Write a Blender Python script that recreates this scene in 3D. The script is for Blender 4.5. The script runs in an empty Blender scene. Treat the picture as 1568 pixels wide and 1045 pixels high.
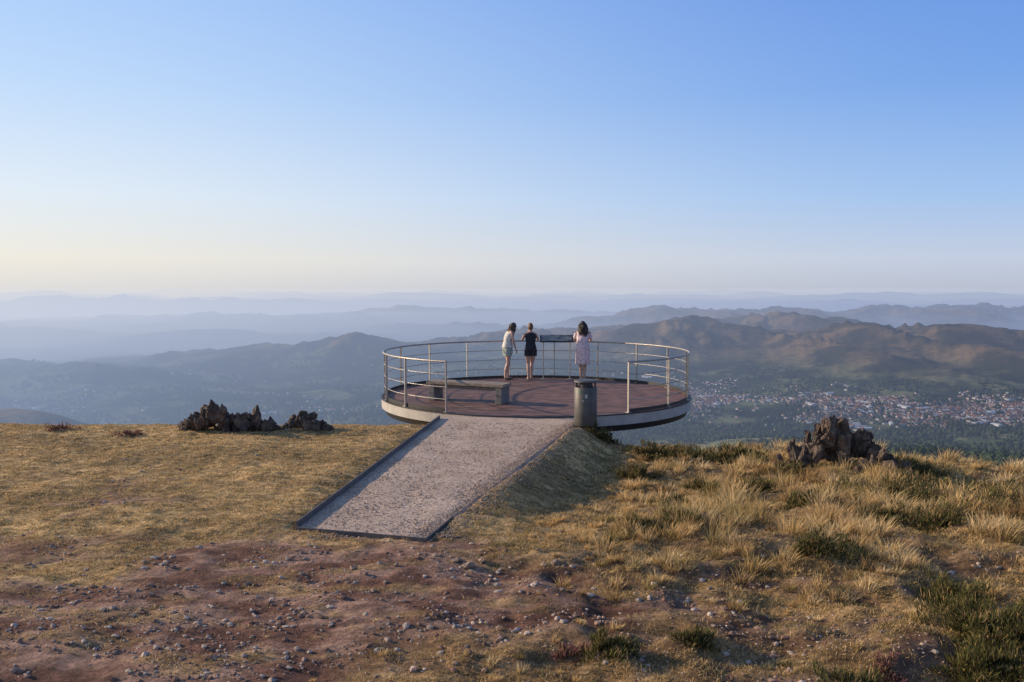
import bpy, bmesh, math, numpy as np
from mathutils import Vector, Matrix
rng=np.random.default_rng(7)
scene=bpy.context.scene
scene.view_settings.view_transform='Standard'; scene.view_settings.look='None'
scene.view_settings.exposure=0
COL=scene.collection
# ---------------------------------------------------------------- noise
_T=np.random.default_rng(3).random((256,256))*2*np.pi
_CT,_ST=np.cos(_T),np.sin(_T)
def pn(x,y,s=0):
    x=np.asarray(x,float)+s*17.31; y=np.asarray(y,float)+s*9.77
    ix=np.floor(x).astype(int); iy=np.floor(y).astype(int); fx=x-ix; fy=y-iy
    def g(a,b):
        i=(ix+a)%256; j=(iy+b)%256; return _CT[i,j]*(fx-a)+_ST[i,j]*(fy-b)
    u=fx*fx*fx*(fx*(fx*6-15)+10); v=fy*fy*fy*(fy*(fy*6-15)+10)
    return ((g(0,0)*(1-u)+g(1,0)*u)*(1-v)+(g(0,1)*(1-u)+g(1,1)*u)*v)*1.5
def fbm(x,y,o=4,s=0,gain=.5):
    a=1;r=0
    for i in range(o):
        r=r+a*pn(x*2**i,y*2**i,s+i*3); a*=gain
    return r
def ridged(x,y,o=5,s=0):
    a=1;r=0;n=0
    for i in range(o):
        k=1-np.abs(pn(x*2**i,y*2**i,s+i*5))*1.6; r=r+a*k*k; n+=a; a*=.5
    return r/n
def ss(a,b,x):
    t=np.clip((x-a)/(b-a),0,1); return t*t*(3-2*t)
# ---------------------------------------------------------------- node helpers
def newmat(name):
    m=bpy.data.materials.new(name); m.use_nodes=True
    nt=m.node_tree; b=nt.nodes['Principled BSDF']; return m,nt,b
def simple(name,col,rough=.6,metal=0,noise=.0,scale=20,bump=0,bscale=60):
    m,nt,b=newmat(name); N=nt.nodes; L=nt.links
    b.inputs['Roughness'].default_value=rough; b.inputs['Metallic'].default_value=metal
    tc=N.new('ShaderNodeTexCoord')
    n=N.new('ShaderNodeTexNoise'); n.inputs['Scale'].default_value=scale; n.inputs['Detail'].default_value=6
    L.new(tc.outputs['Object'],n.inputs['Vector'])
    mx=N.new('ShaderNodeMix'); mx.data_type='RGBA'
    mx.inputs['A'].default_value=[c*(1-noise) for c in col]+[1]; mx.inputs['B'].default_value=[min(1,c*(1+noise)) for c in col]+[1]
    cr=N.new('ShaderNodeMapRange'); cr.inputs['From Min'].default_value=.3; cr.inputs['From Max'].default_value=.7
    L.new(n.outputs['Fac'],cr.inputs['Value']); L.new(cr.outputs['Result'],mx.inputs['Factor']); L.new(mx.outputs['Result'],b.inputs['Base Color'])
    if bump:
        n2=N.new('ShaderNodeTexNoise'); n2.inputs['Scale'].default_value=bscale; n2.inputs['Detail'].default_value=5
        L.new(tc.outputs['Object'],n2.inputs['Vector'])
        bp=N.new('ShaderNodeBump'); bp.inputs['Strength'].default_value=bump; bp.inputs['Distance'].default_value=.02
        L.new(n2.outputs['Fac'],bp.inputs['Height']); L.new(bp.outputs['Normal'],b.inputs['Normal'])
    return m
def attrmat(name,rough=.8,transl=0,nz=0,nscale=40,bump=0):
    m,nt,b=newmat(name); N=nt.nodes; L=nt.links
    a=N.new('ShaderNodeAttribute'); a.attribute_name='Col'; b.inputs['Roughness'].default_value=rough
    b.inputs['Specular IOR Level'].default_value=.15
    out=a.outputs['Color']
    if nz:
        g=N.new('ShaderNodeNewGeometry')
        n=N.new('ShaderNodeTexNoise'); n.inputs['Scale'].default_value=nscale; n.inputs['Detail'].default_value=6; n.inputs['Roughness'].default_value=.75
        L.new(g.outputs['Position'],n.inputs['Vector'])
        mr=N.new('ShaderNodeMapRange'); mr.inputs['From Min'].default_value=.3; mr.inputs['From Max'].default_value=.7
        mr.inputs['To Min'].default_value=1-nz; mr.inputs['To Max'].default_value=1+nz; L.new(n.outputs['Fac'],mr.inputs['Value'])
        vm=N.new('ShaderNodeVectorMath'); vm.operation='SCALE'; L.new(out,vm.inputs[0]); L.new(mr.outputs['Result'],vm.inputs['Scale']); out=vm.outputs['Vector']
        if bump:
            bp=N.new('ShaderNodeBump'); bp.inputs['Strength'].default_value=bump; bp.inputs['Distance'].default_value=.03
            L.new(n.outputs['Fac'],bp.inputs['Height']); L.new(bp.outputs['Normal'],b.inputs['Normal'])
    L.new(out,b.inputs['Base Color'])
    if transl:
        t=N.new('ShaderNodeBsdfTranslucent'); L.new(out,t.inputs['Color'])
        mx=N.new('ShaderNodeMixShader'); mx.inputs[0].default_value=transl
        L.new(b.outputs[0],mx.inputs[1]); L.new(t.outputs[0],mx.inputs[2]); L.new(mx.outputs[0],N['Material Output'].inputs['Surface'])
    return m
# ---------------------------------------------------------------- mesh helpers
def mesh_np(name,V,F,mat=None,col=None,smooth=False,parent=None,link=True,matidx=None):
    V=np.asarray(V,np.float32).reshape(-1,3); F=np.asarray(F,np.int32); k=F.shape[1]
    me=bpy.data.meshes.new(name); me.vertices.add(len(V)); me.vertices.foreach_set('co',V.ravel())
    me.loops.add(F.size); me.loops.foreach_set('vertex_index',F.ravel())
    me.polygons.add(len(F)); me.polygons.foreach_set('loop_start',np.arange(0,F.size,k,dtype=np.int32))
    me.polygons.foreach_set('loop_total',np.full(len(F),k,np.int32))
    if matidx is not None: me.polygons.foreach_set('material_index',np.asarray(matidx,np.int32))
    me.update(calc_edges=True)
    if col is not None:
        ca=me.color_attributes.new('Col','FLOAT_COLOR','POINT'); c=np.ones((len(V),4),np.float32); c[:,:3]=col
        ca.data.foreach_set('color',c.ravel())
    me.polygons.foreach_set('use_smooth',np.full(len(F),smooth))
    for mm in (mat if isinstance(mat,(list,tuple)) else [mat]):
        if mm: me.materials.append(mm)
    ob=bpy.data.objects.new(name,me)
    if link: COL.objects.link(ob)
    if parent: ob.parent=parent
    return ob
def empty(name,loc=(0,0,0),rz=0):
    e=bpy.data.objects.new(name,None); COL.objects.link(e); e.location=loc; e.rotation_euler=(0,0,rz); e.empty_display_size=.2; return e
def bm_obj(name,bm,mat,parent=None,smooth=False,bevel=0):
    me=bpy.data.meshes.new(name); bm.normal_update(); bm.to_mesh(me); bm.free()
    for mm in (mat if isinstance(mat,(list,tuple)) else [mat]): me.materials.append(mm)
    for p in me.polygons: p.use_smooth=smooth
    ob=bpy.data.objects.new(name,me); COL.objects.link(ob)
    if parent: ob.parent=parent
    if bevel:
        b=ob.modifiers.new('b','BEVEL'); b.width=bevel; b.segments=2; b.limit_method='ANGLE'
    return ob
def box(bm,c,s,rot=None,mi=0):
    r=bmesh.ops.create_cube(bm,size=1); M=Matrix.Translation(c)@(rot.to_4x4() if rot else Matrix())@Matrix.Diagonal((*s,1))
    bmesh.ops.transform(bm,matrix=M,verts=r['verts'])
    fs=set(f for v in r['verts'] for f in v.link_faces)
    for f in fs: f.material_index=mi
def tube(pts,rad,n=8,closed=False):
    pts=[Vector(p) for p in pts]; V=[];F=[];m=len(pts)
    rads=rad if hasattr(rad,'__len__') else [rad]*m
    for i,p in enumerate(pts):
        a=pts[(i-1)%m] if (closed or i>0) else p; b=pts[(i+1)%m] if (closed or i<m-1) else p
        t=(b-a).normalized(); ref=Vector((0,0,1)) if abs(t.z)<.9 else Vector((1,0,0))
        u=t.cross(ref).normalized(); w=u.cross(t)
        for k in range(n):
            an=2*math.pi*k/n; V.append(p+u*math.cos(an)*rads[i]+w*math.sin(an)*rads[i])
    for i in range(m if closed else m-1):
        for k in range(n):
            j=(i+1)%m; F.append([i*n+k,i*n+(k+1)%n,j*n+(k+1)%n,j*n+k])
    return [tuple(v) for v in V],F
def join_parts(parts):
    V=[];F=[];o=0
    for v,f in parts:
        V+=list(v); F+=[[i+o for i in q] for q in f]; o+=len(v)
    return V,F
# ---------------------------------------------------------------- terrain heights
def xl(y): return -2.375+(y-9.28)*(.905/7.75)
def xr(y): return -.924+(y-8.86)*(2.139/7.54)
HILLS=[(1350,5500,1000,800,265),(2250,5000,900,1000,270),(3150,4800,900,900,255),(4200,4900,1000,900,265),(750,6200,900,700,225),(1800,6300,1200,600,285),
 (-1160,5300,900,420,175),(-300,5700,800,450,165),(300,6100,700,500,190),(-2300,4100,600,330,130),(-3200,4300,700,400,150),
 (-6300,14500,2300,1100,185),(-1150,1900,420,260,190),(2000,8500,1500,700,250),(-3300,9500,1900,600,125),(-200,10500,1800,600,150),
 (5200,9000,1800,900,280),(-2300,7300,1100,350,95),(-5200,7600,1500,400,120),(400,8300,1300,400,150)]
def hfar(x,y):
    D=np.sqrt(x*x+y*y)+1e-6; a=x/D
    fr=np.interp(D,[0,60,250,1000,2700,3000],[0,-21,-100,-190,-458,-480])
    fl=np.interp(D,[0,60,250,900,1300],[0,-21,-110,-400,-480])
    z=fl+(fr-fl)*ss(.12,.32,a)
    back=np.interp(D,[0,60,1500,6000],[0,-2,-120,-480]); z=back+(z-back)*ss(-.15,.25,y/D)
    far=ss(1200,3500,D)
    z=z+far*32*fbm(x/1400,y/1400,4,1)
    z=z+ss(300,900,D)*(1-far)*12*fbm(x/200,y/200,4,6)
    g=0*D; 
    for cx,cy,sx,sy,h in HILLS:
        e=((x-cx)/sx)**2+((y-cy)/sy)**2
        g=np.maximum(g,h*np.exp(-e*.55))+.06*h*np.exp(-e*.55)
    wx=x+260*fbm(x/1100,y/1100,3,20)+.25*y; wy=y+260*fbm(x/1100,y/1100,3,23)
    gm=np.clip(g/200,0,1)
    z=z+g*.9+gm*(135*(ridged(wx/900,wy/2300,4,4)-.60)+10*fbm(wx/200,wy/380,3,14))
    A=np.interp(D,[6500,9000,16000,30000,50000,80000],[0,110,220,320,390,400])
    z=z+A*np.clip(.4+.8*fbm(x/6500,y/3600,4,9)+.4*(ridged(x/5000,y/3000,3,12)-.5),-.1,1.12)
    return z
def hnear(x,y,detail=True):
    z=0*x+0.0
    t=x-xr(y); amp=ss(8.8,12,y)*.36+.02
    z=z-amp*ss(.0,1.0,t)+(.16*ss(2.0,5.0,t))*ss(8,11,y)
    z=z-(.034*np.clip(x-2.5,0,12)+.07*np.clip(x-5.6,0,9))*ss(9,14,y)
    z=z+.05*ss(.0,-.5,x-xl(y))*ss(8.6,9.9,y)
    z=z-.012*ss(9.6,8.6,y)
    if detail:
        z=z+.045*fbm(x/2.2,y/2.2,3,2)*(1-.7*ss(2.0,.3,np.abs(x-.5*(xl(y)+xr(y))))*ss(7.5,8.5,y)*ss(11,9,y))
        right=ss(.3,2.,t)
        z=z+(.020+.040*right)*fbm(x/.5,y/.5,3,5)+.009*fbm(x/.13,y/.13,2,8)
        z=z+.09*right*fbm(x/1.1,y/1.1,2,31)
        dd=ss(10,8,y)*ss(1.5,-.5,x-.4*y+2); z=z+dd*(.014*ridged(x/.3,y/.22,3,33)-.007)
    ins=ss(-.07,-.01,x-xl(y))*ss(.07,.01,x-xr(y))*ss(-.08,.0,y-(8.86-.28*(x+.92)))*ss(19,17.8,y)
    z=z*(1-ins)+ins*(-.06)
    yc=15.2-ss(0,3,t)*.5
    q=np.clip(y-yc,0,None); qq=np.minimum(q,4.5); z=z-.055*qq*qq-.495*np.clip(q-4.5,0,None)
    sx=np.clip(np.abs(x)-14,0,None); z=z-.01*np.minimum(sx,15)**2
    return z
def H(x,y):
    x=np.asarray(x,float); y=np.asarray(y,float)
    D=np.sqrt(x*x+y*y); w=ss(40,110,D)
    return hnear(x,y)*(1-w)+hfar(x,y)*w
def dirt(x,y):
    b=np.interp(x,[-9,-4.2,-3.3,-2.3,-.9,-.3,.7,1.6,3,6],[6.2,7.4,8.2,8.95,8.8,8.5,7.8,7.1,6.2,5.4])
    n=fbm(x/1.1,y/1.1,4,40)
    d=ss(-.6,.4,b-y+n*.95)
    d=d*(1-.45*ss(.05,.5,fbm(x/.9,y/.35,4,42)))
    d=d*(1-.75*ss(6.8,5.7,y)*ss(-1.6,0,x+.6*n))
    d=np.maximum(d,.8*ss(.1,.5,fbm(x/1.5,y/.5,4,44))*ss(-3,-5,x)*ss(13,9.5,y))
    d=np.maximum(d,.85*ss(-.05,.4,fbm(x/.9,y/.45,4,47))*ss(.6,2.0,x)*ss(10.5,7,y))
    d=np.maximum(d,.5*ss(.15,.5,fbm(x/.8,y/.5,4,48))*ss(.6,2.0,x-xr(y)))
    return np.clip(d,0,1)
def inpath(x,y,m=0): return (x>xl(y)-m)&(x<xr(y)+m)&(y>8.86-.28*(x+.92)-m-.0)&(y<17.3)
# ---------------------------------------------------------------- ground sheet
def axis(segs):
    out=[]
    for a,b,s in segs: out.append(np.arange(a,b,s))
    return np.unique(np.round(np.concatenate(out),4))
gx=axis([(-260,-60,8),(-60,-12,1),(-12,12,.05),(12,60,1),(60,261,8)])
gy=axis([(-120,-20,8),(-20,3,.8),(3,4.8,.15),(4.8,17,.045),(17,24,.25),(24,60,1),(60,261,8)])
X,Y=np.meshgrid(gx,gy); Z=H(X,Y); nx,ny=len(gx),len(gy)
ii=(np.arange(ny-1)[:,None]*nx+np.arange(nx-1)[None,:]).ravel()
F=np.stack([ii,ii+1,ii+nx+1,ii+nx],1)
x=X.ravel();y=Y.ravel(); d=dirt(x,y)[:,None]
soil=np.array([.19,.092,.060]); soil2=np.array([.38,.225,.155]); straw=np.array([.60,.385,.165]); olive=np.array([.25,.175,.065])
n1=ss(-.35,.4,fbm(x/.7,y/.4,5,50))[:,None]; n2=ss(-.0,.6,fbm(x/.45,y/.2,4,55))[:,None]; n3=ss(-.4,.4,fbm(x/2.5,y/1.2,3,58))[:,None]
cs=soil*(1-n1)+soil2*n1
cg=straw*(1-n2*.65)+olive*n2*.65; cg=cg*(.75+.4*n3)
cg=cg*(1-.2*(1-n1))+soil*.2*(1-n1)
C=cs*d+cg*(1-d)
C=C*(.7+.55*ss(-.4,.4,fbm(x/.14,y/.1,2,61)))[:,None]
tt=(x-xr(y))[:,None]; C=C*(1-.35*ss(.8,2.2,tt))      # shade under the taller grass, painted into the ground colour
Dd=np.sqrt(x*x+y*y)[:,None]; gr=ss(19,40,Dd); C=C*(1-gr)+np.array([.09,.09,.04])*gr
M_ground=attrmat('ground_soil_grass',.95,nz=.55,nscale=26,bump=1)
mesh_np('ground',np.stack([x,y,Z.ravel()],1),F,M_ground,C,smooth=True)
# ---------------------------------------------------------------- haze shader
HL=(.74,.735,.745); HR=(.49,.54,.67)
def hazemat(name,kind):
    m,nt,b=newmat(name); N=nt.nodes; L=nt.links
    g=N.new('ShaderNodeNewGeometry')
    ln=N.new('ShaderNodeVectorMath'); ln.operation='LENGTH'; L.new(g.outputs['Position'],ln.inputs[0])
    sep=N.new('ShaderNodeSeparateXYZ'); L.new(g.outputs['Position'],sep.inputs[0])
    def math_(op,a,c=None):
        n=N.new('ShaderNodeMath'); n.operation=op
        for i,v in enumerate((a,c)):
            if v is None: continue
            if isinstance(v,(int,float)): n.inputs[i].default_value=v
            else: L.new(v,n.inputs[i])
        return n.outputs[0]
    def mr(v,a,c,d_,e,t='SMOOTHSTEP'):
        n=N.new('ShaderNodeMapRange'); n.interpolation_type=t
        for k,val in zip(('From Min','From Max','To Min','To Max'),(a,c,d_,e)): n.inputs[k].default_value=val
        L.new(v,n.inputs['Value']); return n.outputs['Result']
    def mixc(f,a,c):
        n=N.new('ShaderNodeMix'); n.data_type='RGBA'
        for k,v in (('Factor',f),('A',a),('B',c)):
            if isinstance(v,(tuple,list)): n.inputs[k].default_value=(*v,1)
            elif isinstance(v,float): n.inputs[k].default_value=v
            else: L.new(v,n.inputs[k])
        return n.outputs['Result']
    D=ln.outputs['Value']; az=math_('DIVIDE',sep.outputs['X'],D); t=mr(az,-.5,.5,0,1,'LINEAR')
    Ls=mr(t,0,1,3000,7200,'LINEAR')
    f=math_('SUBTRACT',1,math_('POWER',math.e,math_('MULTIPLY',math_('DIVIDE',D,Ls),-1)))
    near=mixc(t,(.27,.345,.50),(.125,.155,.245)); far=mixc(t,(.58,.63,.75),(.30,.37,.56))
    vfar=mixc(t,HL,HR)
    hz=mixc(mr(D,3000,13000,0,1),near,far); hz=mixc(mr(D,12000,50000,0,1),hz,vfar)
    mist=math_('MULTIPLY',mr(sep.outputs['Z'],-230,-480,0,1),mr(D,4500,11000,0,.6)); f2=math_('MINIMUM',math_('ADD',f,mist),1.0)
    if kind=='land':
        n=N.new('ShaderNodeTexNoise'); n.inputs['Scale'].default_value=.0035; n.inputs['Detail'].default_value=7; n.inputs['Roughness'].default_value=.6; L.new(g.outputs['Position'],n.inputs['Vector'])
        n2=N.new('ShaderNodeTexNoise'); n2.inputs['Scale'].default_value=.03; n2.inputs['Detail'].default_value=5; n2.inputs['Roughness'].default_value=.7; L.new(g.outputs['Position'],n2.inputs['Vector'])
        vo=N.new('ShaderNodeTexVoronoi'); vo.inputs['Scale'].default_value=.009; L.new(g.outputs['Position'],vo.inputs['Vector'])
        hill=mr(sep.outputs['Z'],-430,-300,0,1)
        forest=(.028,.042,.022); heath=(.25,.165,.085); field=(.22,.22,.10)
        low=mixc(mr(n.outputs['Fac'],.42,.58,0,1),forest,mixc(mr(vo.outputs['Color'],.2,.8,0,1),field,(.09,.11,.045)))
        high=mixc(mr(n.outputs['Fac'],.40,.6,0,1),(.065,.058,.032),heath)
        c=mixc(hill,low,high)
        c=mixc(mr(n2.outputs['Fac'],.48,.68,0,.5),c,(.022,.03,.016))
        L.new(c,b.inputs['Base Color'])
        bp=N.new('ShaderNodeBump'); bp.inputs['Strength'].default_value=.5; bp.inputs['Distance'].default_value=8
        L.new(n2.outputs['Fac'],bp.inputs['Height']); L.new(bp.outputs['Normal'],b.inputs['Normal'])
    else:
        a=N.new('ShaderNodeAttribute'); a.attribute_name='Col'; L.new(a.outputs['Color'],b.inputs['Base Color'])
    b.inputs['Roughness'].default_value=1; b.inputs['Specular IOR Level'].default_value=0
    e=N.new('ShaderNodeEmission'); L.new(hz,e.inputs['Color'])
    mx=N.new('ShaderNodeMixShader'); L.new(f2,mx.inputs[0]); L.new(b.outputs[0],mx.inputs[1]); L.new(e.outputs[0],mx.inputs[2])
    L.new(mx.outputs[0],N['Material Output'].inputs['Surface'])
    return m
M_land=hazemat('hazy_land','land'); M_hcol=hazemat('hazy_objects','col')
th=np.radians(np.concatenate([np.arange(-180,-42,2.),np.arange(-42,42,.09),np.arange(42,180,2.)]))
R=np.geomspace(150,90000,450)
TH,RR=np.meshgrid(th,R); X=RR*np.sin(TH); Y=RR*np.cos(TH); Z=H(X,Y)-np.interp(RR,[150,240,300],[4,1.5,0])
nc=len(th); nr=len(R)
i0=(np.arange(nr-1)[:,None]*nc+np.arange(nc)[None,:]).ravel(); i1=(np.arange(nr-1)[:,None]*nc+((np.arange(nc)+1)%nc)[None,:]).ravel()
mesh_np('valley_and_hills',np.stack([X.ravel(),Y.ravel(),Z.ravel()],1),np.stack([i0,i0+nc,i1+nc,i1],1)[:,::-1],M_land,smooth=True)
def town():
    TR=np.array([(0,1,5),(0,5,4),(1,2,6),(1,6,5),(2,3,7),(2,7,6),(3,0,4),(3,4,7),(8,12,13),(8,13,11),(9,10,13),(9,13,12),(8,9,12),(10,11,13)])
    n=60000; u=rng.uniform(.17,.78,n); Dy=np.where(rng.random(n)<.95,rng.uniform(2850,4050,n),rng.uniform(4050,7500,n)); cx=u*Dy; cy=Dy
    dn=fbm(cx/420,cy/420,3,70); z=H(cx,cy)
    k=(rng.random(n)<ss(-.15,.45,dn)*np.where(Dy<3700,.30,.12)+.008)&(z<-425)
    cx,cy,z=cx[k][:3000],cy[k][:3000],z[k][:3000]
    n=16000; u=rng.uniform(-.62,.2,n); Dy=rng.uniform(2700,5000,n); c2=u*Dy; zz=H(c2,Dy); k=(rng.random(n)<ss(.05,.5,fbm(c2/500,Dy/500,3,75))*.3)&(zz<-425)
    cx=np.concatenate([cx,c2[k][:520],[1590,1660,1750,1500]]); cy=np.concatenate([cy,Dy[k][:520],[3000,3030,3010,3040]]); z=np.concatenate([z,zz[k][:520],H(np.array([1590.,1660,1750,1500]),np.array([3000.,3030,3010,3040]))])-1
    n=len(cx); w=rng.uniform(3.2,6.,n); l=w*rng.uniform(1,1.5,n); h=rng.uniform(4,7,n); rh=np.full(n,2.5); ang=rng.uniform(0,3.1,n)
    big=rng.random(n)<.02; big[-4:]=True; w[big]=rng.uniform(9,13,big.sum()); l[big]=rng.uniform(16,32,big.sum())
    wc=rng.choice([.56,.44,.32],n)[:,None]*np.array([1,.94,.85]); rc=np.array([.29,.14,.085])*rng.uniform(.6,1.2,(n,1)); gy_=rng.random(n)<.2; rc[gy_]=.28
    wc[big]=.6; rc[big]=.55; ang[-4:]=1.4+rng.uniform(-.2,.2,4)
    Z0=np.zeros(n)
    P=[(-w,-l,Z0),(w,-l,Z0),(w,l,Z0),(-w,l,Z0),(-w,-l,h),(w,-l,h),(w,l,h),(-w,l,h),(-w*1.1,-l*1.1,h),(w*1.1,-l*1.1,h),(w*1.1,l*1.1,h),(-w*1.1,l*1.1,h),(Z0,-l*1.05,h+rh),(Z0,l*1.05,h+rh)]
    ca,sa=np.cos(ang),np.sin(ang)
    V=np.stack([np.stack([cx+a*ca-b_*sa,cy+a*sa+b_*ca,z+c],1) for a,b_,c in P],1)
    Cc=np.concatenate([np.repeat(wc[:,None],8,1),np.repeat(rc[:,None],6,1)],1)
    F=(TR[None]+(np.arange(n)*14)[:,None,None]).reshape(-1,3)
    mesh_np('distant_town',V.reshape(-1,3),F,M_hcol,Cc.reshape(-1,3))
town()
def ico(sub):
    bm=bmesh.new(); bmesh.ops.create_icosphere(bm,subdivisions=sub,radius=1); V=np.array([v.co[:] for v in bm.verts]); F=np.array([[v.index for v in f.verts] for f in bm.faces]); bm.free(); return V,F
IV1,IF1=ico(1); IV2,IF2=ico(2); IV3,IF3=ico(3)
def scatter(name,P,S,mat,cols,tmpl=(IV1,IF1),jit=.25,parent=None,smooth=False):
    V,Ft=tmpl; n=len(P); k=len(V)
    a=rng.uniform(0,2*np.pi,n); ca,sa=np.cos(a)[:,None],np.sin(a)[:,None]
    W=V[None]*(1+rng.uniform(-jit,jit,(n,k,1)))
    W=W*S[:,None,:]
    xx=W[...,0]*ca-W[...,1]*sa; yy=W[...,0]*sa+W[...,1]*ca
    W=np.stack([xx,yy,W[...,2]],2)+P[:,None,:]
    Fa=(Ft[None]+(np.arange(n)*k)[:,None,None]).reshape(-1,3)
    C=np.repeat(cols[:,None,:],k,1)*(1+rng.uniform(-.12,.12,(n,k,1)))
    return mesh_np(name,W.reshape(-1,3),Fa,mat,C.reshape(-1,3),smooth=smooth,parent=parent)
n=26000; u=rng.uniform(.12,.75,n); Dy=700*(3000/700)**rng.random(n)
tx=u*Dy; ty=Dy; dn=fbm(tx/260,ty/260,3,80); keep=rng.random(n)<ss(-.5,.1,dn); tx,ty=tx[keep],ty[keep]
n=24000; u2=rng.uniform(-.7,.75,n); D2=rng.uniform(2700,5000,n); bx,by=u2*D2,D2; dn=fbm(bx/300,by/300,3,82); keep=(rng.random(n)<ss(-.3,.3,dn)); bx,by=bx[keep],by[keep]
tx=np.concatenate([tx,bx]); ty=np.concatenate([ty,by]); tz=H(tx,ty); k=tz<-100; tx,ty,tz=tx[k],ty[k],tz[k]; k=(ty<3200)|(tz<-400); tx,ty,tz=tx[k],ty[k],tz[k]; s=rng.uniform(3.5,7.5,len(tx))
tc=np.array([.035,.048,.022])[None]*rng.uniform(.6,1.9,(len(tx),1))
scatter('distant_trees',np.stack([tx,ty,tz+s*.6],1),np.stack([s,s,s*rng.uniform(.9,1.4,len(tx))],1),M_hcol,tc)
# ---------------------------------------------------------------- blades
def blades(name,P,dirv,ln,wd,col,mat,bend=.4,parent=None,tipf=1.25,basef=.4):
    n=len(P); up=np.array([0,0,1.])
    d=dirv/np.linalg.norm(dirv,axis=1,keepdims=True)
    a=rng.uniform(0,2*np.pi,n); side=np.stack([np.cos(a),np.sin(a),0*a],1)
    side=side-(side*d).sum(1,keepdims=True)*d; side/=np.linalg.norm(side,axis=1,keepdims=True)+1e-9
    l=ln[:,None]; w=wd[:,None]*.5
    out=d.copy(); out[:,2]=0; 
    mid=P+d*l*.55; tip=P+d*l+(out*bend-up*bend*.25)*l*.5
    V=np.stack([P-side*w,P+side*w,mid-side*w*.75,mid+side*w*.75,tip],1)
    F=np.array([[0,1,3],[0,3,2],[2,3,4]])[None]+(np.arange(n)*5)[:,None,None]
    C=np.repeat(col[:,None,:],5,1)*np.array([basef,basef,1,1,tipf])[None,:,None]  # shade at the blade roots is painted into the vertex colours
    return mesh_np(name,V.reshape(-1,3),F.reshape(-1,3),mat,C.reshape(-1,3),parent=parent)
M_grass=attrmat('dry_grass_blades',.75,transl=.3)
M_leaf=attrmat('shrub_leaves',.7,transl=.2)
straws=np.array([[.74,.50,.22],[.64,.42,.18],[.80,.58,.30],[.44,.27,.11],[.34,.24,.09]])
def grass_field():
    n=620000
    D=4.6*(17.5/4.6)**rng.random(n); x=rng.uniform(-.70,.70,n)*(D+1.2); y=D
    m=~inpath(x,y,.02)&(((x-.58)**2+(y-20.9)**2)>3.85**2)
    x,y=x[m],y[m]; d=dirt(x,y)
    patch=ss(-.35,.3,fbm(x/.45,y/.2,3,90))
    p=(1-d)**1.5*(.2+.8*patch)+.14*ss(.1,.6,fbm(x/.3,y/.2,2,93))
    keep=rng.random(len(x))<p; x,y=x[keep],y[keep]; n=len(x)
    right=ss(.2,1.5,x-xr(y)); hn=ss(-.3,.5,fbm(x/.8,y/.6,3,95))*ss(5.5,9.5,y)
    ln=rng.uniform(.012,.045,n)*(1+1.0*right*hn+.2*right)
    dr=np.stack([rng.normal(.1,.55,n),rng.normal(0,.55,n),rng.uniform(.35,1.2,n)],1)
    c=straws[rng.integers(0,5,n)]*rng.uniform(.7,1.15,(n,1))
    gn=ss(.1,.6,fbm(x/.6,y/.35,3,97))[:,None]*rng.random((n,1))
    nearpath=(ss(1.7,.1,np.abs(x-xr(y)-.5))*ss(13.5,9.5,y)*.35+ss(1.8,.2,np.abs(x-xr(y)-.6))*ss(11,13,y)*.75)[:,None]; gn=np.clip(gn+nearpath*rng.uniform(.5,1,(n,1)),0,1)
    c=c*(1-gn*.8)+np.array([.12,.12,.04])*gn*.8
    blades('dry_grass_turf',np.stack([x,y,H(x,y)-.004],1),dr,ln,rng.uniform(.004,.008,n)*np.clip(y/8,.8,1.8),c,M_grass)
    n=9000; D=5.0*(16.6/5.0)**rng.random(n); x=rng.uniform(-.68,.7,n)*(D+1); y=D
    t=x-xr(y)
    p=ss(.5,2.0,t)*.95*ss(-.2,.3,fbm(x/1.0,y/.6,3,100)+.02)*(.25+.75*ss(6.5,10,y))+.05*ss(-.2,.4,fbm(x/.8,y/.8,2,103))
    p=p*(1-.7*dirt(x,y))
    m=(rng.random(n)<p)&~inpath(x,y,.08)&(((x-.58)**2+(y-20.9)**2)>3.9**2); x,y=x[m],y[m]
    t=x-xr(y); size=rng.uniform(.35,1,len(x))**2*(.07+.24*ss(.5,3,t)*ss(5.5,10,y))*np.where(t<.2,.6,1)
    k=64; cx=np.repeat(x,k); cy=np.repeat(y,k); sz=np.repeat(size,k); n=len(cx)
    a=rng.uniform(0,2*np.pi,n); r=rng.random(n)**.6*sz*.45
    px=cx+np.cos(a)*r; py=cy+np.sin(a)*r
    dr=np.stack([np.cos(a)*.45+rng.normal(0,.25,n)+.12,np.sin(a)*.45+rng.normal(0,.25,n),rng.uniform(.9,1.5,n)],1)
    tone=rng.choice(5,len(x),p=[.3,.22,.28,.12,.08]); c=straws[np.repeat(tone,k)]*rng.uniform(.7,1.2,(n,1))
    gr=np.repeat(rng.random(len(x))<.14,k)[:,None]*rng.uniform(.3,.8,(n,1)); c=c*(1-gr)+np.array([.17,.165,.05])*gr
    m=~inpath(px,py,.02)
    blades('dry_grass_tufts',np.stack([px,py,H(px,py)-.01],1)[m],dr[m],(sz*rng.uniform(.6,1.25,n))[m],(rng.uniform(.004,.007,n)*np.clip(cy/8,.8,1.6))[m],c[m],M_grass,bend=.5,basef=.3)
grass_field()
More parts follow.
